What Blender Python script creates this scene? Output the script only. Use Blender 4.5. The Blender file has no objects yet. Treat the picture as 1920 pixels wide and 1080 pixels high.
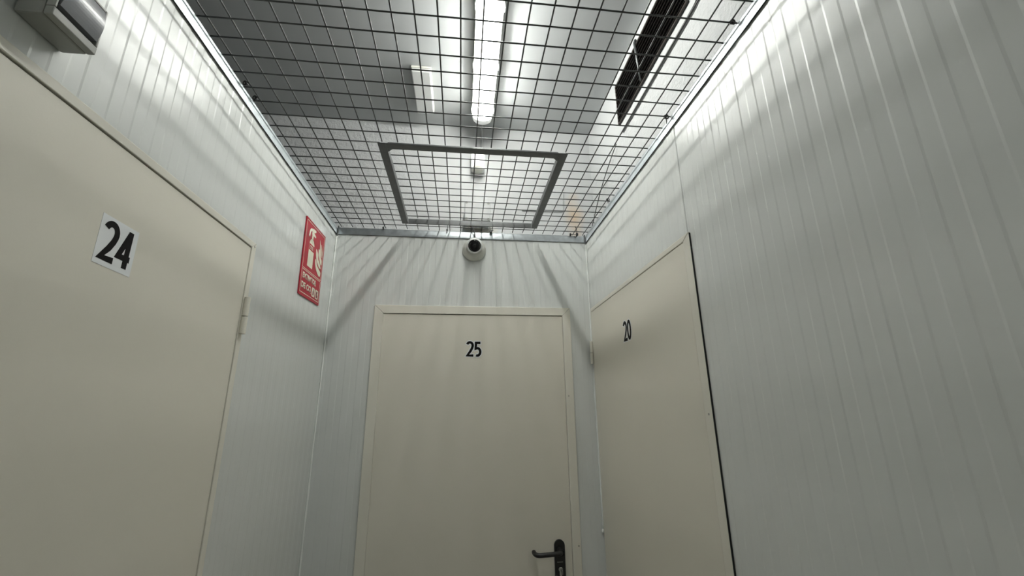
import bpy, bmesh, math, random
from mathutils import Vector, Matrix
random.seed(7)
C = bpy.context.scene.collection
SC = bpy.context.scene
H = 2.45                      # height of the wire mesh
PI = math.pi

# ------------------------------------------------------------------ camera
cam_d = bpy.data.cameras.new('camera'); cam = bpy.data.objects.new('camera', cam_d); C.objects.link(cam)
cam_d.sensor_width = 36.0; cam_d.lens = 803.0 / 1920 * 36; cam_d.clip_start = 0.01
yaw, pit, rol = 0.1181, 0.2788, -0.0105
fwd = Vector((math.sin(yaw)*math.cos(pit), math.cos(yaw)*math.cos(pit), math.sin(pit)))
rgt = Vector((math.cos(yaw), -math.sin(yaw), 0)); up = rgt.cross(fwd)
r2 = math.cos(rol)*rgt + math.sin(rol)*up; u2 = -math.sin(rol)*rgt + math.cos(rol)*up
M = Matrix((r2, u2, -fwd)).transposed().to_4x4(); M.translation = Vector((0.590, -1.9214, H-0.8289))
cam.matrix_world = M
SC.camera = cam

# ------------------------------------------------------------------ world, exposure
w = bpy.data.worlds.new('world'); SC.world = w; w.use_nodes = True
w.node_tree.nodes['Background'].inputs[0].default_value = (0.8, 0.9, 1.0, 1)
w.node_tree.nodes['Background'].inputs[1].default_value = 0.02
SC.view_settings.view_transform = 'Standard'; SC.view_settings.look = 'None'
SC.view_settings.gamma = 1.0; SC.view_settings.exposure = 0.70; SC.view_settings.use_curve_mapping = False
LAMP_STRENGTH = 50.0       # the tubes; the clear diffuser round them glows far less
LAMP_COL = (0.99, 1.0, 0.955)
CEIL = H + 0.618; XR = 1.19; XB = 1.25; YB = 0.04; YN = -5.2; XL2 = -2.7

# ------------------------------------------------------------------ materials
def mat(name, col, rough=0.5, metal=0.0, noise=0.0, nscale=30, bump=0.0, bscale=200, spec=0.5, coat=0.0, emit=None, estr=0):
    m = bpy.data.materials.new(name); m.use_nodes = True
    nt = m.node_tree; b = nt.nodes['Principled BSDF']
    b.inputs['Base Color'].default_value = (*col, 1); b.inputs['Roughness'].default_value = rough
    b.inputs['Metallic'].default_value = metal; b.inputs['Specular IOR Level'].default_value = spec
    b.inputs['Coat Weight'].default_value = coat
    tc = nt.nodes.new('ShaderNodeTexCoord')
    if noise:
        n = nt.nodes.new('ShaderNodeTexNoise'); n.inputs['Scale'].default_value = nscale; n.inputs['Detail'].default_value = 4
        nt.links.new(tc.outputs['Object'], n.inputs['Vector'])
        mx = nt.nodes.new('ShaderNodeMix'); mx.data_type = 'RGBA'
        mx.inputs['A'].default_value = (*[c*(1-noise) for c in col], 1); mx.inputs['B'].default_value = (*[min(1, c*(1+noise)) for c in col], 1)
        nt.links.new(n.outputs['Fac'], mx.inputs['Factor']); nt.links.new(mx.outputs['Result'], b.inputs['Base Color'])
    if bump:
        n2 = nt.nodes.new('ShaderNodeTexNoise'); n2.inputs['Scale'].default_value = bscale; n2.inputs['Detail'].default_value = 2
        nt.links.new(tc.outputs['Object'], n2.inputs['Vector'])
        bp = nt.nodes.new('ShaderNodeBump'); bp.inputs['Strength'].default_value = bump; bp.inputs['Distance'].default_value = 0.001
        nt.links.new(n2.outputs['Fac'], bp.inputs['Height']); nt.links.new(bp.outputs['Normal'], b.inputs['Normal'])
    if emit:
        b.inputs['Emission Color'].default_value = (*emit, 1); b.inputs['Emission Strength'].default_value = estr
    return m
PANEL = mat('white_lacquered_panel', (0.675, 0.695, 0.675), 0.27, noise=0.02, nscale=5, bump=0.05, bscale=90, spec=0.55)
DOORM = mat('beige_door_paint', (0.735, 0.705, 0.615), 0.38, noise=0.02, nscale=4, bump=0.12, bscale=160)
FRAMEM = mat('cream_frame_paint', (0.755, 0.73, 0.645), 0.32, noise=0.02, nscale=8, bump=0.05, bscale=120)
GALV = mat('galvanised_steel', (0.55, 0.59, 0.61), 0.32, 0.9, noise=0.25, nscale=55, bump=0.2, bscale=60)
GALVW = mat('bright_galvanised_edge', (0.66, 0.72, 0.75), 0.42, 0.5, noise=0.12, nscale=35, bump=0.15, bscale=60)
STEEL = mat('dull_steel_angle', (0.135, 0.14, 0.14), 0.42, 0.7, noise=0.22, nscale=45, bump=0.2, bscale=80)
WIRE = mat('galvanised_wire', (0.085, 0.088, 0.086), 0.38, 0.7, noise=0.15, nscale=60)
SEAL = mat('dark_joint_sealant', (0.012, 0.014, 0.014), 0.7)
SILI = mat('white_silicone', (0.88, 0.90, 0.87), 0.4, bump=0.3, bscale=80)
WPLAS = mat('white_plastic', (0.78, 0.79, 0.77), 0.35, noise=0.02)
OPLAS = mat('off_white_plastic', (0.66, 0.66, 0.60), 0.38, noise=0.03)
GPLAS = mat('grey_plastic', (0.34, 0.345, 0.315), 0.42, noise=0.05)
DGPLAS = mat('dark_grey_gap', (0.04, 0.045, 0.042), 0.5)
SMOKE = mat('glossy_grey_cover', (0.22, 0.225, 0.24), 0.27, noise=0.06, nscale=12, coat=0.4)
BLACK = mat('black_plastic', (0.012, 0.012, 0.012), 0.38)
LENS = mat('black_glass', (0.004, 0.004, 0.005), 0.06, spec=0.8)
CHROME = mat('nickel', (0.65, 0.65, 0.62), 0.22, 1.0)
VENTM = mat('dark_brown_vent_metal', (0.030, 0.024, 0.020), 0.35, 0.3, noise=0.2, nscale=60)
PAPER = mat('white_sticker', (0.80, 0.82, 0.83), 0.5, noise=0.02, nscale=60)
INK = mat('black_ink', (0.006, 0.005, 0.005), 0.6, spec=0.15)
BOXW = mat('painted_box_plastic', (0.50, 0.51, 0.51), 0.5, noise=0.02, spec=0.3)
RED = mat('red_sign_plastic', (0.42, 0.008, 0.026), 0.35, noise=0.04, nscale=30, spec=0.3)
REDD = mat('red_sign_side', (0.22, 0.010, 0.02), 0.4)
CREAM = mat('photoluminescent_cream', (0.78, 0.78, 0.62), 0.3)
CABLE = mat('grey_cable', (0.10, 0.10, 0.10), 0.5)
LCABLE = mat('pale_grey_conduit', (0.42, 0.43, 0.43), 0.5)
FLOORM = mat('grey_concrete', (0.27, 0.265, 0.25), 0.55, noise=0.15, nscale=4, bump=0.3, bscale=50)
LEDGE = mat('panel_core_edge', (0.55, 0.56, 0.54), 0.6)
TUBE = mat('lit_tube', (0.9, 0.9, 0.9), 0.3, emit=LAMP_COL, estr=LAMP_STRENGTH)
DIFF = mat('lit_diffuser', (0.9, 0.9, 0.9), 0.3, emit=LAMP_COL, estr=7.0)
_nt = DIFF.node_tree; _mx = _nt.nodes.new('ShaderNodeMixShader'); _tr = _nt.nodes.new('ShaderNodeBsdfTransparent')
_mx.inputs[0].default_value = 0.7; _nt.links.new(_nt.nodes['Principled BSDF'].outputs[0], _mx.inputs[1]); _nt.links.new(_tr.outputs[0], _mx.inputs[2])
_nt.links.new(_mx.outputs[0], _nt.nodes['Material Output'].inputs[0])
CAPM = mat('frosted_lamp_end', (0.86, 0.87, 0.86), 0.25, noise=0.03, emit=LAMP_COL, estr=0.15)

def plaster(name, stain=False, region=None):
    """white painted masonry: smooth paint with patches of coarse stipple (bump), optional rust stain"""
    m = mat(name, (0.49, 0.50, 0.50), 0.6)
    nt = m.node_tree; b = nt.nodes['Principled BSDF']; N = nt.nodes.new; L = nt.links.new
    g = N('ShaderNodeNewGeometry'); sp = N('ShaderNodeSeparateXYZ'); L(g.outputs['Position'], sp.inputs[0])
    n = N('ShaderNodeTexNoise'); n.inputs['Scale'].default_value = 48; n.inputs['Detail'].default_value = 5; n.inputs['Roughness'].default_value = 0.62
    L(g.outputs['Position'], n.inputs['Vector'])
    rp = N('ShaderNodeMapRange'); rp.inputs[1].default_value = 0.42; rp.inputs[2].default_value = 0.62; L(n.outputs['Fac'], rp.inputs[0])
    ax, a, c = region
    mk = N('ShaderNodeMapRange'); mk.inputs[1].default_value = a; mk.inputs[2].default_value = c; L(sp.outputs[ax], mk.inputs[0])
    mu = N('ShaderNodeMath'); mu.operation = 'MULTIPLY'; L(rp.outputs[0], mu.inputs[0]); L(mk.outputs[0], mu.inputs[1])
    bp = N('ShaderNodeBump'); bp.inputs['Strength'].default_value = 0.7; bp.inputs['Distance'].default_value = 0.0022
    L(mu.outputs[0], bp.inputs['Height']); L(bp.outputs['Normal'], b.inputs['Normal'])
    if stain:
        def blob(cx, cz, sx, sz, col, prev, pw):
            vm = N('ShaderNodeCombineXYZ')
            s1 = N('ShaderNodeMath'); s1.operation = 'SUBTRACT'; s1.inputs[1].default_value = cx; L(sp.outputs[0], s1.inputs[0])
            d1 = N('ShaderNodeMath'); d1.operation = 'DIVIDE'; d1.inputs[1].default_value = sx; L(s1.outputs[0], d1.inputs[0])
            s2 = N('ShaderNodeMath'); s2.operation = 'SUBTRACT'; s2.inputs[1].default_value = cz; L(sp.outputs[2], s2.inputs[0])
            d2 = N('ShaderNodeMath'); d2.operation = 'DIVIDE'; d2.inputs[1].default_value = sz; L(s2.outputs[0], d2.inputs[0])
            L(d1.outputs[0], vm.inputs[0]); L(d2.outputs[0], vm.inputs[1])
            ln = N('ShaderNodeVectorMath'); ln.operation = 'LENGTH'; L(vm.outputs[0], ln.inputs[0])
            nn = N('ShaderNodeTexNoise'); nn.inputs['Scale'].default_value = 14; L(g.outputs['Position'], nn.inputs['Vector'])
            ad = N('ShaderNodeMath'); ad.operation = 'ADD'; L(ln.outputs['Value'], ad.inputs[0]); L(nn.outputs['Fac'], ad.inputs[1])
            mr = N('ShaderNodeMapRange'); mr.inputs[1].default_value = 1.6; mr.inputs[2].default_value = 0.6; mr.inputs[3].default_value = 0; mr.inputs[4].default_value = pw
            L(ad.outputs[0], mr.inputs[0])
            mx = N('ShaderNodeMix'); mx.data_type = 'RGBA'; L(mr.outputs[0], mx.inputs['Factor'])
            if prev is None: mx.inputs['A'].default_value = (0.49, 0.50, 0.50, 1)
            else: L(prev, mx.inputs['A'])
            mx.inputs['B'].default_value = (*col, 1); return mx.outputs['Result']
        o = blob(1.145, H+0.12, 0.055, 0.13, (0.55, 0.40, 0.25), None, 0.75)
        o = blob(0.675, H+0.01, 0.08, 0.06, (0.66, 0.58, 0.40), o, 0.6)
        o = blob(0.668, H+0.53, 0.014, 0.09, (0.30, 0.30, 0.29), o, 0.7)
        L(o, b.inputs['Base Color'])
    return m
PL_BACK = plaster('back_masonry_paint', True, ('X', 0.45, 0.20))
PL_RIGHT = plaster('right_masonry_paint', False, ('Z', H+0.33, H+0.28))
CEILM = mat('grey_ceiling_paint', (0.45, 0.465, 0.465), 0.65, noise=0.03, nscale=3, bump=0.05)

# ------------------------------------------------------------------ helpers
def link(name, bm, m, parent=None, smooth=False, recalc=True):
    if recalc: bmesh.ops.recalc_face_normals(bm, faces=bm.faces)
    me = bpy.data.meshes.new(name); bm.to_mesh(me); bm.free()
    o = bpy.data.objects.new(name, me); C.objects.link(o); me.materials.append(m)
    if smooth:
        for p in me.polygons: p.use_smooth = True
    if parent: 
        o.parent = parent; o.matrix_parent_inverse = parent.matrix_world.inverted()
    return o
def empty(name, loc):
    o = bpy.data.objects.new(name, None); C.objects.link(o); o.location = loc; o.empty_display_size = 0.05
    o.matrix_world = Matrix.Translation(Vector(loc)); return o
def tag(o, label=None, cat=None, group=None, kind=None):
    if label: o['label'] = label
    if cat: o['category'] = cat
    if group: o['group'] = group
    if kind: o['kind'] = kind
    return o
def box(bm, x0, x1, y0, y1, z0, z1, bev=0.0, seg=2):
    g = bmesh.ops.create_cube(bm, size=1)
    vs = g['verts']
    for v in vs:
        v.co = Vector((x0 if v.co.x < 0 else x1, y0 if v.co.y < 0 else y1, z0 if v.co.z < 0 else z1))
    if bev:
        es = list({e for v in vs for e in v.link_edges})
        bmesh.ops.bevel(bm, geom=es, offset=bev, segments=seg, affect='EDGES', profile=0.5)
def bx(name, m, parent, *a, bev=0.0, smooth=False):
    bm = bmesh.new(); box(bm, *a, bev=bev); return link(name, bm, m, parent)
def tube(bm, pts, r, n=8, closed=False, cap=True):
    pts = [Vector(p) for p in pts]; N = len(pts)
    rr = r if isinstance(r, (list, tuple)) else [r]*N
    rings = []; nrm = None
    for i in range(N):
        if closed: t = (pts[(i+1) % N]-pts[i-1]).normalized()
        else: t = (pts[min(i+1, N-1)]-pts[max(i-1, 0)]).normalized()
        if nrm is None:
            a = Vector((0, 0, 1)) if abs(t.z) < 0.9 else Vector((1, 0, 0))
            nrm = (a - t*a.dot(t)).normalized()
        else: nrm = (nrm - t*nrm.dot(t)).normalized()
        b = t.cross(nrm)
        rings.append([bm.verts.new(pts[i] + rr[i]*(math.cos(2*PI*k/n)*nrm + math.sin(2*PI*k/n)*b)) for k in range(n)])
    for i in range(N if closed else N-1):
        A, B = rings[i], rings[(i+1) % N]
        for k in range(n): bm.faces.new((A[k], A[(k+1) % n], B[(k+1) % n], B[k]))
    if cap and not closed:
        bm.faces.new(rings[0][::-1]); bm.faces.new(rings[-1])
def lathe(bm, prof, axis, org, n=40):
    """prof: list of (radius, distance along axis)"""
    axis = Vector(axis).normalized(); a = Vector((0, 0, 1)) if abs(axis.z) < 0.9 else Vector((1, 0, 0))
    u = (a-axis*a.dot(axis)).normalized(); v = axis.cross(u); org = Vector(org); rings = []
    for r, d in prof:
        if r < 1e-6: rings.append([bm.verts.new(org+axis*d)])
        else: rings.append([bm.verts.new(org+axis*d+r*(math.cos(2*PI*k/n)*u+math.sin(2*PI*k/n)*v)) for k in range(n)])
    for A, B in zip(rings, rings[1:]):
        for k in range(n):
            k2 = (k+1) % n
            if len(A) == 1 and len(B) == 1: continue
            if len(A) == 1: bm.faces.new((A[0], B[k], B[k2]))
            elif len(B) == 1: bm.faces.new((A[k], A[k2], B[0]))
            else: bm.faces.new((A[k], A[k2], B[k2], B[k]))
def arc(cx, cy, r, a0, a1, n, ry=None):
    ry = r if ry is None else ry
    return [(cx+r*math.cos(math.radians(a0+(a1-a0)*i/n)), cy+ry*math.sin(math.radians(a0+(a1-a0)*i/n))) for i in range(n+1)]
def spline(P, n=6, closed=False):
    """Catmull-Rom through points of any dimension"""
    out = []; N = len(P)
    rng = range(N if closed else N-1)
    for i in rng:
        g = lambda k: Vector(P[k % N]) if closed else Vector(P[max(0, min(N-1, k))])
        a, b, c, d = g(i-1), g(i), g(i+1), g(i+2)
        for s in range(n):
            t = s/n
            out.append(0.5*((2*b)+(c-a)*t+(2*a-5*b+4*c-d)*t*t+(3*b-a-3*c+d)*t**3))
    if not closed: out.append(Vector(P[-1]))
    return out
# flat artwork: a frame maps (u, v) in metres to a surface point; d is distance off the surface
class Face:
    def __init__(s, org, U, V, Nn): s.o, s.U, s.V, s.N = Vector(org), Vector(U).normalized(), Vector(V).normalized(), Vector(Nn).normalized()
    def p(s, u, v, d=0): return s.o+s.U*u+s.V*v+s.N*d
def poly(bm, fr, pts, d0, d1):
    """a prism of the outline pts between offsets d0 and d1"""
    a = [bm.verts.new(fr.p(x, y, d0)) for x, y in pts]; b = [bm.verts.new(fr.p(x, y, d1)) for x, y in pts]
    n = len(pts)
    f1 = bm.faces.new(b); f0 = bm.faces.new(a[::-1])
    for i in range(n): bm.faces.new((a[i], a[(i+1) % n], b[(i+1) % n], b[i]))
    bmesh.ops.triangulate(bm, faces=[f1, f0])
def stroke(bm, fr, pts, wd, d0, d1, closed=False):
    """ribbon of width wd along the path with mitred joints, as a thin solid"""
    P = [Vector((x, y)) for x, y in pts]; n = len(P); L = []; R = []
    for i in range(n):
        if closed: a, b, c = P[i-1], P[i], P[(i+1) % n]
        else: a, b, c = P[max(i-1, 0)], P[i], P[min(i+1, n-1)]
        t1 = (b-a).normalized() if (b-a).length > 1e-9 else (c-b).normalized()
        t2 = (c-b).normalized() if (c-b).length > 1e-9 else t1
        n1 = Vector((-t1.y, t1.x)); n2 = Vector((-t2.y, t2.x)); m = (n1+n2)
        m = m.normalized() if m.length > 1e-6 else n1
        k = wd/2/max(0.62, m.dot(n1)); L.append(b+m*k); R.append(b-m*k)
    vs = [[bm.verts.new(fr.p(q.x, q.y, d)) for q in S] for S, d in ((L, d1), (R, d1), (R, d0), (L, d0))]
    for i in range(n if closed else n-1):
        j = (i+1) % n
        for k in range(4):
            k2 = (k+1) % 4; bm.faces.new((vs[k][i], vs[k][j], vs[k2][j], vs[k2][i]))
    if not closed:
        for i in (0, n-1): bm.faces.new([vs[k][i] for k in range(4)])
def rrect(x0, x1, y0, y1, r, n=5):
    return arc(x1-r, y1-r, r, 0, 90, n)+arc(x0+r, y1-r, r, 90, 180, n)+arc(x0+r, y0+r, r, 180, 270, n)+arc(x1-r, y0+r, r, 270, 360, n)
def text_obj(name, s, fr, u, v, height, sx, m, parent, d=0.0006, bold=0.0, th=0.0002):
    cu = bpy.data.curves.new(name, 'FONT'); cu.body = s; cu.size = 1; cu.offset = bold; cu.extrude = 0.0; cu.fill_mode = 'FRONT'
    t = bpy.data.objects.new(name, cu); C.objects.link(t)
    dg = bpy.context.evaluated_depsgraph_get(); me = bpy.data.meshes.new_from_object(t.evaluated_get(dg))
    bpy.data.objects.remove(t); bpy.data.curves.remove(cu)
    ys = [q.co.y for q in me.vertices]; xs = [q.co.x for q in me.vertices]
    k = height/(max(ys)-min(ys)); y0 = min(ys); x0 = min(xs)
    for q in me.vertices: q.co = fr.p(u+(q.co.x-x0)*k*sx, v+(q.co.y-y0)*k, d)
    bm = bmesh.new(); bm.from_mesh(me)
    r = bmesh.ops.extrude_face_region(bm, geom=bm.faces[:])
    for e in r['geom']:
        if isinstance(e, bmesh.types.BMVert): e.co += fr.N*th
    bpy.data.meshes.remove(me)
    return link(name, bm, m, parent)

# ------------------------------------------------------------------ the setting
def shell(name, m, *a): o = bx(name, m, None, *a); tag(o, kind='structure'); return o
fl = shell('floor', FLOORM, XL2, XB, YN, YB, -0.1, 0.0)
shell('ceiling', CEILM, XL2, XB+0.15, YN, YB+0.15, CEIL, CEIL+0.12)
shell('wall_right_upper', PL_RIGHT, XB, XB+0.15, YN, YB+0.15, -0.1, CEIL)
shell('wall_back_upper', PL_BACK, XL2, XB, YB, YB+0.15, -0.1, CEIL)
shell('wall_left_outer', PL_RIGHT, XL2-0.15, XL2, YN, YB+0.15, -0.1, CEIL)
shell('wall_front', PL_RIGHT, XL2-0.15, XB+0.15, YN-0.15, YN, -0.1, CEIL)

PITCH = 0.052; RD = 0.0005; TR = 0.0018
def ribbed(name, s0, s1, phase, hole, top, place, seams=()):
    """sandwich panel wall with fine vertical ribs; s along the wall, hole=(a,b,zhead)"""
    prof = []
    k0 = math.floor((s0-phase)/PITCH)-1; k1 = math.ceil((s1-phase)/PITCH)+1
    for k in range(k0, k1):
        e = phase+k*PITCH
        for s, d in ((e-TR, RD), (e+TR, 0), (e+PITCH*0.5-TR, 0), (e+PITCH*0.5+TR, RD)):
            prof.append((s, d))
    for sm in seams:
        prof = [q for q in prof if not (sm-0.004 < q[0] < sm+0.004)]
        base = min(prof, key=lambda q: abs(q[0]-sm))[1]
        prof += [(sm-0.003, base), (sm-0.0009, -0.002), (sm+0.0009, -0.002), (sm+0.003, base)]
    def dep(s):
        P = sorted(prof)
        for a, b in zip(P, P[1:]):
            if a[0] <= s <= b[0]: return a[1]+(b[1]-a[1])*(s-a[0])/max(1e-9, b[0]-a[0])
        return 0
    cuts = [s0, s1]+([hole[0], hole[1]] if hole else [])
    P = sorted([q for q in prof if s0 < q[0] < s1]+[(c, dep(c)) for c in cuts])
    bm = bmesh.new(); th = 0.038
    segs = [(s0, s1, 0.0)] if not hole else [(s0, hole[0], 0.0), (hole[0], hole[1], hole[2]), (hole[1], s1, 0.0)]
    for a, b, z0 in segs:
        if b-a < 1e-4: continue
        Q = [q for q in P if a-1e-9 <= q[0] <= b+1e-9]
        outline = [place(s, d) for s, d in Q]+[place(b, -th), place(a, -th)]
        lo = [bm.verts.new((x, y, z0)) for x, y in outline]; hi = [bm.verts.new((x, y, top)) for x, y in outline]
        n = len(lo)
        for i in range(n): bm.faces.new((lo[i], lo[(i+1) % n], hi[(i+1) % n], hi[i]))
        f1 = bm.faces.new(hi); f0 = bm.faces.new(lo[::-1]); bmesh.ops.triangulate(bm, faces=[f1, f0])
    o = link(name, bm, PANEL); tag(o, kind='structure'); return o
D24 = (-1.66, -0.712, H-0.368); D20 = (-0.921, -0.012, H-0.372); D25 = (0.200, 1.089, H-0.369)
TOPZ = H-0.004
ribbed('wall_left', YN, 0.0, -1.277, D24, TOPZ, lambda s, d: (0.0+d, s))
ribbed('wall_right', YN, 0.0, -1.389+0.026, D20, TOPZ, lambda s, d: (XR-d, s), seams=(-0.912,))
ribbed('wall_back', -0.038, XR+0.038, 0.017, D25, TOPZ, lambda s, d: (s, 0.0-d), seams=(0.743,))

# silicone beads in the two corners
def bead(name, x, y, z0, z1, r, label):
    bm = bmesh.new(); pts = []; rr = []
    n = 70
    for i in range(n+1):
        z = z0+(z1-z0)*i/n
        pts.append((x+random.uniform(-.0007, .0007), y+random.uniform(-.0005, .0005), z)); rr.append(r*random.uniform(0.7, 1.25))
    tube(bm, pts, rr, 7); o = link(name, bm, SILI, None, True); tag(o, kind='structure', label=label); return o
bead('trim_1', 0.0030, -0.0030, 0.0, H-0.04, 0.0036, 'white silicone bead in the left corner')
bead('trim_2', XR-0.0030, -0.0030, H-1.305, H-0.045, 0.0032, 'white silicone bead in the right corner')
bm = bmesh.new(); bmesh.ops.create_icosphere(bm, subdivisions=2, radius=0.006)
for v in bm.verts: v.co = Vector((XR-0.006+v.co.x*0.9, -0.006+v.co.y*0.9, H-1.309+v.co.z*1.4))
o = link('trim_3', bm, SILI, None, True); tag(o, kind='structure', label='dried silicone blob at the end of the right corner bead')

# ------------------------------------------------------------------ doors
def door(name, fr, w_, h_, label, jamb, head, leafd, proud, hidden=(False, False), hinge=None, screws=()):
    """fr origin at outer top-left corner of the frame, V points down"""
    root = empty(name, fr.p(w_/2, h_)); tag(root, kind='structure', label=label)
    mit = 0.0006
    def part(nm, pts, d0, d1, m, bev=0.0012):
        b = bmesh.new(); poly(b, fr, pts, d0, d1)
        bmesh.ops.dissolve_limit(b, angle_limit=0.01, verts=b.verts[:], edges=b.edges[:])
        o = link(nm, b, m, root)
        if 'frame' in nm:
            bv = o.modifiers.new('bevel', 'BEVEL'); bv.width = 0.0014; bv.segments = 2; bv.limit_method = 'ANGLE'
        return o
    part('frame_head', [(mit, 0), (w_-mit, 0), (w_-jamb[1]-mit, head), (jamb[0]+mit, head)], -0.030, proud, FRAMEM)
    part('frame_jamb', [(0, mit), (jamb[0], head+mit), (jamb[0], h_), (0, h_)], -0.030, proud, FRAMEM)
    part('frame_jamb', [(w_, mit), (w_-jamb[1], head+mit), (w_-jamb[1], h_), (w_, h_)], -0.030, proud, FRAMEM)
    g = 0.0011; gh = 0.0026
    part('door_leaf', [(jamb[0]+g*(0.3 if hidden[0] else 1), head+gh), (w_-jamb[1]-g, head+gh), (w_-jamb[1]-g, h_-0.005), (jamb[0]+g*(0.3 if hidden[0] else 1), h_-0.005)], -0.028, leafd, DOORM)
    # rebate behind the gap
    part('rebate', [(jamb[0]-0.003, head-0.003), (w_-jamb[1]+0.003, head-0.003), (w_-jamb[1]+0.003, h_), (jamb[0]-0.003, h_)], -0.034, -0.029, SEAL)
    for (u, v) in screws:
        b = bmesh.new(); lathe(b, [(0.0030, -0.0005), (0.0030, 0.0008), (0.0014, 0.0012), (0.0012, 0.0003), (0, 0.0003)], fr.N, fr.p(u, v, proud), 12)
        link('screw', b, CHROME, root, True)
    return root
fB = Face((D25[0], 0, D25[2]), (1, 0, 0), (0, 0, -1), (0, -1, 0))
d25 = door('door_1', fB, D25[1]-D25[0], D25[2], 'beige steel door numbered 25 at the end of the corridor', (0.040, 0.037), 0.037, 0.0035, 0.008,
           (True, False), screws=((0.879, 0.99), (0.865, 0.40)))
fL = Face((0, D24[0], D24[2]), (0, 1, 0), (0, 0, -1), (1, 0, 0))
d24 = door('door_2', fL, D24[1]-D24[0], D24[2], 'beige steel door numbered 24 in the left wall', (0.022, 0.022), 0.017, 0.003, 0.006, screws=((0.938, 0.012),))
fR = Face((XR, D20[1], D20[2]), (0, -1, 0), (0, 0, -1), (-1, 0, 0))
d20 = door('door_3', fR, D20[1]-D20[0], D20[2], 'beige steel door numbered 20 in the right wall', (0.006, 0.034), 0.016, 0.0028, 0.0038,
           screws=((0.893, 0.47), (0.893, 1.1)))
# dark shadow gap beside the right jamb of door 20
bx('joint_gap', SEAL, d20, XR-0.0040, XR+0.001, D20[0]-0.0020, D20[0]-0.0002, 0.02, D20[2]-0.004)
# small chipped head corner plate
def hinge(root, x, y, z0, z1, z2, r, m):
    for a, b_, rr in ((z0, z1, r), (z1-0.0012, z2, r*1.04)):
        b = bmesh.new(); lathe(b, [(0, a), (rr*0.85, a), (rr, a-0.001), (rr, b_+0.001+0.0008), (rr*0.85, b_+0.0008), (0, b_+0.0008)], (0, 0, 1), (x, y, 0), 20)
        k = link('hinge', b, m, root)
hinge(d24, 0.012, D24[1]-0.014, H-0.527, H-0.580, H-0.628, 0.0075, FRAMEM)
hinge(d24, 0.012, D24[1]-0.014, 0.45, 0.40, 0.35, 0.0075, FRAMEM)
hinge(d20, XR-0.011, D20[1]-0.005, H-0.527, H-0.580, H-0.630, 0.0070, FRAMEM)
hinge(d20, XR-0.011, D20[1]-0.005, 0.45, 0.40, 0.35, 0.0070, FRAMEM)

# lever handle of door 25, a part of the door
hx, hz = 0.9985, H-1.332
bm = bmesh.new(); fh = Face((hx, -0.0035, hz), (1, 0, 0), (0, 0, -1), (0, -1, 0)); rw = 0.0215
poly(bm, fh, arc(0, rw, rw, 180, 360, 16)+arc(0, 0.235-rw, rw, 0, 180, 16), 0, 0.009)
pl = link('handle_plate', bm, BLACK, d25)
bv = pl.modifiers.new('bevel', 'BEVEL'); bv.width = 0.003; bv.segments = 3; bv.limit_method = 'ANGLE'; bv.angle_limit = 0.9
bm = bmesh.new(); lathe(bm, [(0.0125, 0.006), (0.0125, 0.02), (0.0105, 0.024), (0.0100, 0.05)], (0, -1, 0), (hx, 0, hz-0.038), 24)
pts = spline([(hx, -0.018, hz-0.038), (hx, -0.042, hz-0.038), (hx-0.008, -0.053, hz-0.038), (hx-0.03, -0.056, hz-0.0385), (hx-0.07, -0.057, hz-0.040),
              (hx-0.092, -0.055, hz-0.041), (hx-0.103, -0.046, hz-0.040), (hx-0.107, -0.034, hz-0.038), (hx-0.107, -0.021, hz-0.038)], 6)
tube(bm, pts, 0.0088, 14); link('lever', bm, BLACK, d25, True)
# key cylinder and key
bm = bmesh.new(); poly(bm, fh, [(-0.012, 0.0785), (0.012, 0.0785), (0.012, 0.0805), (-0.012, 0.0805)], 0.009, 0.0094); link('plate_mark', bm, GPLAS, d25)
bm = bmesh.new(); lathe(bm, [(0, 0.0), (0.0085, 0.0), (0.0085, 0.0155), (0.0075, 0.0165), (0, 0.0165)], (0, -1, 0), (hx+0.001, 0, hz-0.105), 24)
poly(bm, Face((hx+0.001, 0, hz-0.105), (1, 0, 0), (0, 0, -1), (0, -1, 0)), rrect(-0.005, 0.005, 0.0, 0.024, 0.0049), 0, 0.0155)
cyl = link('key_cylinder', bm, CHROME, d25)
bm = bmesh.new(); fk = Face((hx+0.001, -0.016, hz-0.105), (0, -1, 0), (0, 0, -1), (1, 0, 0))
poly(bm, fk, [(0, -0.0035), (0.012, -0.0035), (0.014, -0.010), (0.022, -0.0125), (0.031, -0.009), (0.033, 0), (0.031, 0.009), (0.022, 0.0125), (0.014, 0.010), (0.012, 0.0035), (0, 0.0035)], -0.001, 0.001)
k_ = link('door_key', bm, CHROME); tag(k_, 'small nickel key in the cylinder lock of door 25', 'key')

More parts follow.
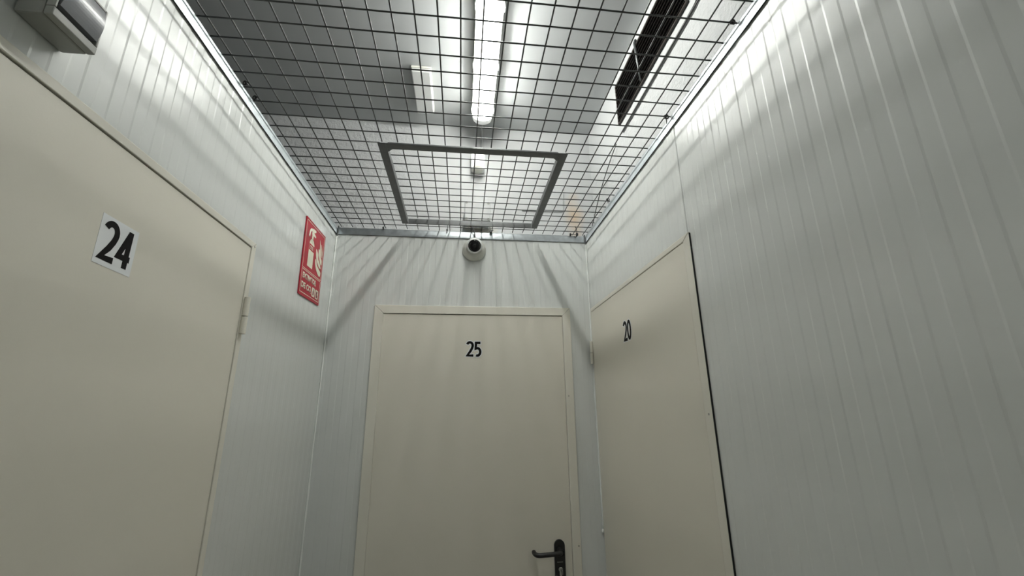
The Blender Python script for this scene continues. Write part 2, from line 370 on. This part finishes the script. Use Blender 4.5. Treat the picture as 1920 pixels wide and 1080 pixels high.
# ------------------------------------------------------------------ door numbers
G = {'2': [arc(0.29, 0.735, 0.235, 158, 0, 16, 0.215)+[(0.515, 0.66), (0.46, 0.53), (0.33, 0.34), (0.085, 0.075), (0.60, 0.075)]],
     '4': [[(0.555, 0.275), (0.075, 0.275), (0.075, 0.30), (0.385, 0.93)], [(0.42, 0.0), (0.42, 0.985)], ],
     '5': [[(0.52, 0.915), (0.14, 0.915), (0.115, 0.52)] + arc(0.27, 0.315, 0.235, 100, -118, 18, 0.245)],
     '0': [arc(0.30, 0.5, 0.225, 90, 450, 36, 0.425)]}
G['4'] = [[(0.60, 0.265), (0.09, 0.265), (0.415, 0.91)], [(0.435, 0.0), (0.435, 0.985)]]
def number(name, digits, fr, wd, ht, label, backing, dw, sw=None):
    """fr origin at bottom-left of the number box"""
    root = empty(name, fr.p(wd/2, 0)); tag(root, label, 'number sticker', 'black house numbers on the doors')
    del root['group']
    cell = wd/len(digits); sx = cell/0.66; sy = ht
    sw = sw or 0.165*ht
    def draw(nm, extra, d0, d1, m):
        b = bmesh.new(); z = 0
        for i, ch in enumerate(digits):
            for st in G[ch]:
                P = [(cell*i+x*sx, y*sy) for x, y in st]
                if extra:
                    a, b2 = Vector(P[0]), Vector(P[1]); t = (a-b2).normalized()*extra*0.5; P[0] = tuple(a+t)
                    a, b2 = Vector(P[-1]), Vector(P[-2]); t = (a-b2).normalized()*extra*0.5; P[-1] = tuple(a+t)
                cl = ch == '0'
                if cl: P = [(cell*i+x*sx, y*sy) for x, y in st[:-1]]
                stroke(b, fr, P, sw+extra, d0, d1-z, cl); z += 0.00002
        return link(nm, b, m, root)
    if backing == 'rect':
        b = bmesh.new(); poly(b, fr, [(-0.008, -0.008), (wd+0.006, -0.010), (wd+0.005, ht+0.006), (-0.009, ht+0.008)], 0.0, 0.0003); link('sticker_backing', b, PAPER, root)
    else: draw('sticker_backing', dw, 0.0, 0.0003, PAPER)
    draw('digits', 0, 0.0004, 0.0007, INK)
    return root
number('number_sticker', '24', Face((0.0031, -1.2005, H-0.586), (0, 1, 0), (0, 0, 1), (1, 0, 0)), 0.068, 0.068,
       'black number 24 on a square white sticker on the left door', 'rect', 0, 0.0108)
number('number_sticker', '25', Face((0.610, -0.0036, H-0.597), (1, 0, 0), (0, 0, 1), (0, -1, 0)), 0.070, 0.067,
       'black number 25 with white outline on the end door', 'outline', 0.007)
number('number_sticker', '20', Face((XR-0.0031, -0.402, H-0.589), (0, -1, 0), (0, 0, 1), (-1, 0, 0)), 0.076, 0.072,
       'black number 20 with white outline on the right door', 'outline', 0.007)

# ------------------------------------------------------------------ extinguisher sign
sw_, sh_ = 0.226, 0.298; tilt = math.radians(1.8)
Us = Vector((0, math.cos(tilt), math.sin(tilt))); Vs = Vector((0, -math.sin(tilt), math.cos(tilt)))
fs = Face(Vector((0.0012, -0.2585, H-0.2645)) - Us*sw_/2 - Vs*sh_/2, Us, Vs, (1, 0, 0))
sg = empty('fire_extinguisher_sign', fs.p(sw_/2, 0)); tag(sg, 'red CO2 fire extinguisher sign with cream pictogram on the left wall', 'sign')
bm = bmesh.new(); poly(bm, fs, rrect(0, sw_, 0, sh_, 0.002), 0.0, 0.003); link('sign_plate', bm, RED, sg)
bm = bmesh.new(); T = 0.0032
def sp(b, pts, d=0.0004): poly(b, fs, pts, 0.003, 0.003+d)
def ss(b, pts, wd, closed=False, d=0.0004): stroke(b, fs, pts, wd, 0.003, 0.003+d, closed)
ss(bm, [(0.010, 0.104), (0.216, 0.104), (0.216, 0.289), (0.010, 0.289)], 0.0022, True)
ss(bm, [(0.010, 0.012), (0.216, 0.012), (0.216, 0.098), (0.010, 0.098)], 0.0022, True)
link('border_line', bm, CREAM, sg)
bm = bmesh.new()   # extinguisher with discharge horn
sp(bm, [(0.052, 0.120), (0.108, 0.120), (0.108, 0.205), (0.105, 0.217), (0.098, 0.227), (0.090, 0.232), (0.070, 0.232), (0.062, 0.227), (0.055, 0.217), (0.052, 0.205)])
sp(bm, [(0.073, 0.2325), (0.088, 0.2325), (0.088, 0.2505), (0.073, 0.2505)], 0.00035)
sp(bm, [(0.070, 0.251), (0.112, 0.249), (0.115, 0.256), (0.092, 0.263), (0.070, 0.263)])
sp(bm, [(0.070, 0.2635), (0.092, 0.2635), (0.112, 0.272), (0.110, 0.279), (0.078, 0.277)], 0.0003)
ss(bm, spline([(0.076, 0.268), (0.060, 0.266), (0.049, 0.256), (0.046, 0.242), (0.044, 0.234)], 5), 0.011, d=0.0005)
link('extinguisher_symbol', bm, CREAM, sg)
bm = bmesh.new(); sp(bm, [(0.053, 0.186), (0.107, 0.186), (0.107, 0.210), (0.053, 0.210)], 0.0006); link('symbol_band', bm, RED, sg)
text_obj('symbol_text', 'CO2', fs, 0.060, 0.1905, 0.014, 0.95, CREAM, sg, 0.0037, 0.035)
fd = [0.0003]
def flame(b, P): fd[0] += 0.00008; sp(b, [tuple(q) for q in spline(P, 5, True)], fd[0])
bm = bmesh.new()
flame(bm, [(0.163, 0.262), (0.170, 0.235), (0.171, 0.215), (0.180, 0.196), (0.196, 0.178), (0.190, 0.205), (0.183, 0.222), (0.176, 0.243)])
flame(bm, [(0.186, 0.250), (0.190, 0.228), (0.196, 0.212), (0.204, 0.196), (0.207, 0.215), (0.200, 0.232)])
flame(bm, [(0.132, 0.212), (0.136, 0.186), (0.150, 0.168), (0.176, 0.152), (0.203, 0.150), (0.186, 0.168), (0.165, 0.180), (0.158, 0.196), (0.145, 0.208)])
flame(bm, [(0.160, 0.222), (0.162, 0.200), (0.176, 0.184), (0.202, 0.164), (0.206, 0.186), (0.186, 0.198), (0.174, 0.214)])
flame(bm, [(0.134, 0.172), (0.136, 0.150), (0.152, 0.132), (0.178, 0.118), (0.200, 0.116), (0.204, 0.134), (0.178, 0.144), (0.156, 0.152), (0.146, 0.166)])
link('flame_symbol', bm, CREAM, sg)
text_obj('sign_text', 'EXTINTOR', fs, 0.022, 0.066, 0.0225, 1.06, CREAM, sg, 0.0031, 0.045)
text_obj('sign_text', 'DE CO', fs, 0.018, 0.029, 0.0235, 1.15, CREAM, sg, 0.0031, 0.045)
text_obj('sign_text', '2', fs, 0.1195, 0.025, 0.012, 0.9, CREAM, sg, 0.0031, 0.05)
for u0 in (0.132, 0.172):
    bm = bmesh.new(); sp(bm, rrect(u0, u0+0.033, 0.020, 0.056, 0.006)); ic = link('class_icon', bm, CREAM, sg)
    bm = bmesh.new()
    if u0 < 0.15:
        sp(bm, [(u0+0.011, 0.026), (u0+0.022, 0.026), (u0+0.022, 0.041), (u0+0.019, 0.045), (u0+0.019, 0.050), (u0+0.014, 0.050), (u0+0.014, 0.045), (u0+0.011, 0.041)], 0.0007)
    else:
        sp(bm, [(u0+0.010, 0.024), (u0+0.024, 0.024), (u0+0.026, 0.036), (u0+0.019, 0.036), (u0+0.024, 0.050), (u0+0.012, 0.050), (u0+0.008, 0.036)], 0.0007)
    link('icon_glyph', bm, REDD, ic)

# ------------------------------------------------------------------ wire mesh overhead
R = 0.00185
mesh_root = empty('wire_mesh_ceiling', (XR/2, -2.2, H)); tag(mesh_root, 'galvanised welded wire mesh covering the corridor overhead', 'wire mesh')
HX0, HX1, HY0, HY1 = 0.309, 0.928, -0.701, -0.088
cols = [0.4716+0.05*k for k in range(-9, 15)]
Q = 0.05328; rows = [-1.1732+Q*j for j in range(-52, 22)]
bm = bmesh.new()
def wire_x(bm, y, x0, x1, z, r=R):
    n = max(2, int((x1-x0)/0.1)+1)
    tube(bm, [(x0+(x1-x0)*i/(n-1), y+random.uniform(-.0004, .0004), z+random.uniform(-.0005, .0005)) for i in range(n)], r, 8)
def wire_y(bm, x, y0, y1, z, r=R):
    n = max(2, int((y1-y0)/0.16)+1)
    tube(bm, [(x+random.uniform(-.0005, .0005), y0+(y1-y0)*i/(n-1), z+random.uniform(-.0005, .0005)) for i in range(n)], r, 8)
for x in cols:
    if HX0-0.004 < x < HX1+0.004:
        wire_y(bm, x, rows[0]-0.01, HY0+0.006, H+0.0036)
        wire_y(bm, x, HY1-0.003, -0.004, H+0.0036)
    else: wire_y(bm, x, rows[0]-0.01, -0.004, H+0.0036)
for y in rows:
    if HY0-0.004 < y < HY1+0.004:
        wire_x(bm, y, 0.004, HX0+0.006, H); wire_x(bm, y, HX1-0.006, XR-0.004, H)
    else: wire_x(bm, y, 0.004, XR-0.004, H)
link('wire_grid', bm, WIRE, mesh_root, True)
# edge angles screwed on the wall heads
def edge_angle(name, m, pts, nseg=1):
    b = bmesh.new()
    for a in pts: box(b, *a, bev=0.0006, seg=1)
    return link(name, b, m, mesh_root)
e1 = edge_angle('edge_angle', GALVW, [(0.0014, 0.0042, YN+0.01, -0.004, H-0.035, H-0.0015), (-0.036, 0.0042, YN+0.01, -0.004, H-0.0038, H-0.0012)])
e2 = edge_angle('edge_angle', GALVW, [(XR-0.0042, XR-0.0014, YN+0.01, -0.004, H-0.035, H-0.0015), (XR-0.0042, XR+0.036, YN+0.01, -0.004, H-0.0038, H-0.0012)])
e3 = edge_angle('edge_angle', GALV, [(0.0052, XR-0.0052, -0.0044, -0.0014, H-0.035, H-0.0015), (0.0052, XR-0.0052, -0.0044, 0.034, H-0.0038, H-0.0012)])
def joint(pts0, pts1, n, wob, par):
    b = bmesh.new(); P = []; rr = []
    for i in range(n+1):
        t = i/n; p = Vector(pts0).lerp(Vector(pts1), t); p.z += random.uniform(-wob, wob); P.append(p); rr.append(random.uniform(0.0006, 0.0014))
    tube(b, P, rr, 6); link('sealant_line', b, SEAL, par, True)
joint((0.0036, YN+0.05, H-0.0362), (0.0036, -0.005, H-0.0362), 110, 0.0010, e1)
joint((XR-0.0036, YN+0.05, H-0.0362), (XR-0.0036, -0.005, H-0.0362), 110, 0.0010, e2)
joint((0.006, -0.0032, H-0.0358), (XR-0.006, -0.0032, H-0.0358), 40, 0.0003, e3)
# folded corner lugs
for x in (0.007, XR-0.012):
    b = bmesh.new(); box(b, x, x+0.005, -0.0115, -0.0044, H-0.040, H+0.004, 0.0006, 1); link('corner_lug', b, STEEL, mesh_root)

# access hatch
hr = empty('access_hatch', ((HX0+HX1)/2, (HY0+HY1)/2, H)); tag(hr, 'rectangular steel framed hatch set in the overhead wire mesh', 'hatch')
fw = 0.026; zb = H-0.008
def hbar(boxes):
    b = bmesh.new()
    for a in boxes: box(b, *a, bev=0.0007, seg=1)
    return link('frame_bar', b, STEEL, hr)
hbar([(HX0, HX0+fw, HY0, HY1, zb, zb+0.003), (HX0+fw-0.003, HX0+fw, HY0+0.0305, HY1-0.0045, zb+0.003, H+0.016)])
hbar([(HX1-fw, HX1, HY0, HY1, zb, zb+0.003), (HX1-fw, HX1-fw+0.003, HY0+0.0305, HY1-0.0045, zb+0.003, H+0.016)])
hbar([(HX0+fw+0.0004, HX1-fw-0.0004, HY0, HY0+0.030, zb-0.0004, zb+0.0026), (HX0+fw+0.0004, HX1-fw-0.0004, HY0+0.027, HY0+0.030, zb+0.003, H+0.016)])
hbar([(HX0+fw+0.0004, HX1-fw-0.0004, HY1-0.008, HY1-0.001, zb-0.0004, zb+0.0026), (HX0+fw+0.0004, HX1-fw-0.0004, HY1-0.004, HY1-0.001, zb+0.003, H+0.017)])
for (x, sx_) in ((HX0+fw, 1), (HX1-fw, -1)):
    b = bmesh.new(); f_ = Face((x+sx_*0.0005, HY0+0.0305, zb), (sx_, 0, 0), (0, 1, 0), (0, 0, 1))
    poly(b, f_, [(0, 0), (0.016, 0), (0, 0.016)], 0.0, 0.002); link('corner_gusset', b, STEEL, hr)
bm = bmesh.new(); zt = H+0.018
hc = [HX0+0.020+0.0486*k for k in range(1, 12)]
for x in hc: wire_y(bm, x, HY0+0.042, HY1-0.002, zt+0.0036)
hy = [HY0+0.050+Q*j for j in range(0, 11)]
for y in hy: wire_x(bm, y, HX0+fw-0.004, HX1-fw+0.004, zt)
link('wire_grid', bm, WIRE, hr, True)

# cable ties at the mesh edge
def tie(x, y, dx, dy, tail, label, s=1.0):
    b = bmesh.new()
    t = Vector((dx, dy, 0)).normalized(); n = Vector((-t.y, t.x, 0))
    o_ = Vector((x, y, H))
    P = [o_+t*(0.0042*math.cos(a))*s+Vector((0, 0, 0.0058*s*math.sin(a)+0.001)) for a in [2*PI*i/14 for i in range(14)]]
    tube(b, P, 0.0018*s, 6, closed=True)
    g = o_+t*0.0045*s
    tmp = bmesh.ops.create_cube(b, size=0.0065*s)
    for v in tmp['verts']: v.co = v.co+g
    tube(b, spline([g, g+Vector(tail)*0.5+n*0.003, g+Vector(tail)], 5), 0.0011*s, 6)
    o = link('cable_tie', b, BLACK, None); tag(o, label, 'cable tie'); return o
tie(0.012, -0.920, 1, 0, (0.004, -0.012, -0.004), 'black cable tie on the left mesh edge, nearer of the pair')
tie(0.012, -0.865, 1, 0, (0.010, 0.004, -0.006), 'black cable tie on the left mesh edge, farther of the pair')
tie(XR-0.014, -1.228, -1, 0, (-0.012, -0.004, -0.008), 'black cable tie on the right mesh edge nearest the camera')
tie(XR-0.014, -0.905, -1, 0, (0.004, 0.003, -0.022), 'black cable tie on the right mesh edge beside the rusty patch', 1.15)
tie(XR-0.016, -0.386, -1, 0, (0.003, 0.0, -0.016), 'black cable tie on the right mesh edge near the back corner')
tie(0.212, -0.010, 0, -1, (0.002, -0.002, 0.018), 'black cable tie on the back mesh edge, leftmost one')
tie(0.508, -0.012, 0, -1, (0.0, -0.003, 0.026), 'black upright cable tie on the back mesh edge left of the camera')
tie(0.716, -0.012, 0, -1, (0.012, -0.002, 0.008), 'thick black cable tie just right of the security camera', 1.7)
tie(1.108, -0.012, 0, -1, (0.03, -0.001, 0.002), 'black cable tie lying flat along the back mesh edge by the rust stain', 1.2)
tie(1.140, -0.014, 0, -1, (-0.010, -0.01, 0.040), 'black cable tie with long hooked tail in the back right corner', 1.5)

# ------------------------------------------------------------------ batten lights on the ceiling
def batten(y_far, length, label):
    root = empty('batten_light', (0.665, y_far-length/2, CEIL)); tag(root, label, 'ceiling light')
    y1 = y_far; y0 = y_far-length; xc = 0.665
    def prism(b, pts, ya, yb, inset=0.0):
        A = [b.verts.new((xc+x, ya, CEIL-z)) for x, z in pts]; B = [b.verts.new((xc+x, yb, CEIL-z)) for x, z in pts]; n = len(pts)
        for i in range(n): b.faces.new((A[i], A[(i+1) % n], B[(i+1) % n], B[i]))
        b.faces.new(A[::-1]); b.faces.new(B)
    hous = [(-0.030, 0), (0.030, 0), (0.044, 0.012), (0.051, 0.030), (0.051, 0.036), (-0.051, 0.036), (-0.051, 0.030), (-0.044, 0.012)]
    b = bmesh.new(); prism(b, hous, y0+0.03, y1-0.03); hs = link('housing', b, OPLAS, root)
    dif = [(-0.048, 0.036)]+[(x, z) for x, z in [(-0.048, 0.052), (-0.043, 0.064), (-0.032, 0.074), (-0.016, 0.079), (0, 0.080), (0.016, 0.079), (0.032, 0.074), (0.043, 0.064), (0.048, 0.052)]]+[(0.048, 0.036)]
    b = bmesh.new(); prism(b, dif, y0+0.05, y1-0.05); d = link('diffuser', b, DIFF, root)
    b = bmesh.new(); tube(b, [(xc, y0+0.06, CEIL-0.058), (xc, y1-0.06, CEIL-0.058)], 0.019, 14); link('lamp_tube', b, TUBE, root, True)
    for ye, sgn in ((y1, 1), (y0, -1)):
        b = bmesh.new(); rings = []
        for t, sc in ((0.05, 1.0), (0.035, 0.995), (0.02, 0.95), (0.008, 0.80), (0.0, 0.5)):
            rings.append([b.verts.new((xc+x*sc, ye-sgn*t, CEIL-0.036-(z-0.036)*(sc**1.0))) for x, z in dif])
        for A, B in zip(rings, rings[1:]):
            for i in range(len(dif)): b.faces.new((A[i], A[(i+1) % len(dif)], B[(i+1) % len(dif)], B[i]))
        b.faces.new(rings[-1]); b.faces.new(rings[0][::-1]); link('end_cap', b, CAPM, root, True)
        b = bmesh.new(); prism(b, [(x*0.93, z) for x, z in hous], *sorted((ye-sgn*0.03, ye-sgn*0.006))); link('housing_end', b, OPLAS, root)
    n = 5
    for i in range(n):
        yy = y1-0.075-(length-0.15)*i/(n-1)
        for s in (-1, 1):
            b = bmesh.new(); xs = sorted((xc+s*0.0485, xc+s*0.0555)); box(b, xs[0], xs[1], yy-0.009, yy+0.009, CEIL-0.050, CEIL-0.022, 0.0015, 2); link('clip', b, WPLAS, root)
    return root
batten(-0.075, 1.27, 'long lit white batten light on the ceiling above the mesh')
b2 = batten(-3.7, 1.27, 'second lit batten light further back along the corridor ceiling')

# unlit emergency light on the ceiling
er = empty('emergency_light', (0.386, -0.22, CEIL)); tag(er, 'unlit white rectangular emergency light on the ceiling left of the batten', 'emergency light')
bx('base', OPLAS, er, 0.343, 0.430, -0.362, -0.080, CEIL-0.010, CEIL, bev=0.002)
bx('cover', WPLAS, er, 0.345, 0.428, -0.360, -0.082, CEIL-0.029, CEIL-0.0105, bev=0.005)

# ------------------------------------------------------------------ ventilation grille on the right masonry wall
vr = empty('ventilation_grille', (XB, -0.70, H+0.355)); tag(vr, 'long dark louvred ventilation grille high on the right wall above the mesh', 'vent')
VY0, VY1, VZ0, VZ1 = -0.985, -0.398, H+0.353, H+0.552
bx('backing', SEAL, vr, XB-0.004, XB-0.0005, VY0, VY1, VZ0, VZ1)
b = bmesh.new()
for a in ((VY0, VY1, VZ0, VZ0+0.008), (VY0, VY1, VZ1-0.008, VZ1), (VY0, VY0+0.008, VZ0+0.008, VZ1-0.008), (VY1-0.008, VY1, VZ0+0.008, VZ1-0.008)): box(b, XB-0.009, XB-0.004, *a)
link('grille_frame', b, VENTM, vr)
ns = 10
for i in range(ns):
    z = VZ0+0.014+(VZ1-VZ0-0.028)*i/(ns-1); b = bmesh.new()
    f_ = Face((XB-0.0125, VY0+0.009, z-0.004), (1, 0, 0), (0, 0, 1), (0, 1, 0))
    poly(b, f_, [(0, 0), (0.0015, -0.0008), (0.008, 0.0058), (0.0075, 0.007)], 0, VY1-VY0-0.018); link('slat', b, VENTM, vr)
b = bmesh.new(); tube(b, [(XB-0.018, -0.655, VZ1-0.006), (XB-0.024, -0.655, VZ1-0.02), (XB-0.019, -0.662, VZ0-0.002)], [0.0055, 0.005, 0.0035], 8); link('stay_rod', b, STEEL, vr, True)

# conduit and cables on the masonry
for dz, ye, lb in ((0.0, -0.415, 'upper of two dark cables running side by side below the vent grille'), (-0.009, -0.43, 'lower of two dark cables running side by side below the vent grille')):
    b = bmesh.new(); tube(b, spline([(XB-0.004, -1.10, H+0.318+dz), (XB-0.004, -1.03, H+0.315+dz), (XB-0.004, -0.98, H+0.309+dz), (XB-0.004, -0.72, H+0.308+dz), (XB-0.004, ye, H+0.306+dz)], 5), 0.0028, 8)
    o = link('surface_cable', b, CABLE, None, True); tag(o, lb, 'cable')
b = bmesh.new(); tube(b, spline([(XB-0.010, -0.36, H+0.286), (XB-0.012, -0.27, H+0.249), (XB-0.016, -0.16, H+0.190), (XB-0.020, -0.07, H+0.120), (XB-0.022, 0.015, H+0.045), (XB-0.022, 0.020, H+0.000)], 6), 0.0022, 6)
o = link('loose_cable', b, CABLE, None, True); tag(o, 'thin grey cable sloping down the right wall into the back corner', 'cable')
b = bmesh.new(); tube(b, [(0.878, YB-0.003, H+0.146), (1.085, YB-0.003, H+0.149), (1.091, YB-0.003, H+0.155), (1.094, YB-0.003, H+0.278)], 0.0028, 6)
o = link('surface_cable', b, LCABLE, None, True); tag(o, 'pale L-shaped cable on the back masonry wall beside the rust stain', 'cable')

# white sensor box under the end of the batten
b = bmesh.new(); f_ = Face((0.6505, YB-0.0005, H+0.345), (1, 0, 0), (0, 0, 1), (0, -1, 0))
sr = empty('sensor_box', (0.6505, YB, H+0.345)); tag(sr, 'small white plastic box on the back wall below the batten light', 'box')
poly(b, f_, [(-0.0335, 0.012)]+arc(-0.022, 0.012, 0.0115, 180, 270, 5)+arc(0.022, 0.012, 0.0115, 270, 360, 5)+[(0.0335, 0.100), (-0.0335, 0.100)], 0, 0.044); hb = link('housing', b, WPLAS, sr)
b = bmesh.new(); lathe(b, [(0.027, 0.0), (0.027, 0.006), (0.022, 0.013), (0.010, 0.017), (0, 0.018)], (0, -0.6, -0.8), (0.6505, YB-0.036, H+0.350), 24); link('dome', b, OPLAS, sr, True)
b = bmesh.new(); tube(b, spline([(0.668, -0.070, CEIL-0.018), (0.669, 0.0, CEIL-0.022), (0.670, YB-0.006, CEIL-0.045), (0.671, YB-0.0055, CEIL-0.10), (0.667, YB-0.0055, H+0.448)], 5), 0.0045, 8)
o = link('lamp_cable', b, LCABLE, None, True); tag(o, 'short pale cable from the batten light end down to the white box', 'cable')

# junction box behind the security camera
jr = empty('junction_box', (0.65, YB, H+0.04)); tag(jr, 'white square junction box on the back wall just above the security camera', 'junction box')
bx('box_body', BOXW, jr, 0.590, 0.710, -0.030, YB-0.0005, H+0.042, H+0.142, bev=0.004)
bx('box_lid', BOXW, jr, 0.588, 0.712, -0.048, -0.0305, H+0.040, H+0.144, bev=0.004)
for x in (0.598, 0.702):
    for z in (H+0.050, H+0.134):
        b = bmesh.new(); lathe(b, [(0.0062, 0), (0.0062, 0.0012), (0.0045, 0.0018), (0.0035, 0.0004), (0, 0.0004)], (0, -1, 0), (x, -0.048, z), 14); link('lid_screw', b, GPLAS, jr)

# ------------------------------------------------------------------ turret camera
cr = empty('security_camera', (0.638, 0, H-0.093)); tag(cr, 'white turret security camera above the end door', 'camera')
c0 = Vector((0.638, 0.0, H-0.093))
b = bmesh.new(); lathe(b, [(0, 0.001), (0.054, 0.001), (0.0555, 0.004), (0.0555, 0.012), (0.053, 0.018), (0.045, 0.036), (0.041, 0.042), (0.037, 0.043), (0, 0.043)], (0, -1, 0), c0, 48); link('base', b, OPLAS, cr, True)
bc = c0+Vector((0, -0.052, 0.004)); rb = 0.0375
ax = Vector((0.0, -0.90, -0.40)).normalized()
prof = []
for i in range(25):
    a = PI*(1-i/24.0)
    if math.sin(a)*rb >= 0.0295 or math.cos(a) < 0: prof.append((max(0, math.sin(a)*rb), math.cos(a)*rb))
prof += [(0.0305, 0.0225), (0.0292, 0.0225), (0.0288, 0.0200)]
b = bmesh.new(); lathe(b, prof, ax, bc, 48); link('ball_head', b, WPLAS, cr, True)
b = bmesh.new(); lathe(b, [(0.0289, 0.0195), (0.0286, 0.0212), (0.020, 0.0222), (0, 0.0226)], ax, bc, 40); ln_ = link('lens_window', b, LENS, cr, True)
b = bmesh.new(); lathe(b, [(0.0085, 0.0215), (0.0085, 0.0236), (0.006, 0.0240), (0, 0.0236)], ax, bc, 20); link('lens', b, BLACK, ln_, True)
b = bmesh.new(); tube(b, spline([(0.600, -0.030, H+0.040), (0.606, -0.034, H+0.026), (0.625, -0.030, H+0.012), (0.636, -0.024, H-0.008), (0.640, -0.018, H-0.026), (0.640, -0.008, H-0.045)], 6), 0.0030, 8)
o = link('camera_cable', b, CABLE, None, True); tag(o, 'dark cable curving from the junction box to the security camera', 'cable')

# ------------------------------------------------------------------ surface switch box above door 24
xr_ = empty('switch_box', (0.0, -1.38, H-0.323)); tag(xr_, 'grey surface-mounted switch box with rounded glossy cover above the left door', 'switch box')
SY0, SY1, SZ0, SZ1 = -1.416, -1.345, H-0.323, H-0.243
bx('back_box', GPLAS, xr_, 0.0012, 0.036, SY0, SY1, SZ0, SZ1, bev=0.003)
bx('cover_frame', GPLAS, xr_, 0.0362, 0.047, SY0+0.0005, SY1-0.0005, SZ0+0.0003, SZ0+0.0135, bev=0.0015)
b = bmesh.new()
for a in ((SY0+0.0005, SY0+0.004, SZ0+0.014, SZ1), (SY1-0.004, SY1-0.0005, SZ0+0.014, SZ1), (SY0+0.0045, SY1-0.0045, SZ1-0.004, SZ1)): box(b, 0.0362, 0.047, *a, bev=0.0008, seg=1)
link('cover_frame', b, GPLAS, xr_)
bx('shadow_gap', DGPLAS, xr_, 0.0362, 0.040, SY0+0.005, SY1-0.005, SZ0+0.0142, SZ1-0.005)
b = bmesh.new(); f_ = Face((0.040, SY0+0.0055, SZ0+0.0205), (0, 0, 1), (1, 0, 0), (0, 1, 0)); hh = SZ1-SZ0-0.0265
cur = [(0, 0)]+[(hh*i/12, 0.006+0.006*math.sin(PI*(0.1+0.8*i/12))) for i in range(13)]+[(hh, 0)]
poly(b, f_, cur, 0, SY1-SY0-0.011); link('rocker_cover', b, SMOKE, xr_)
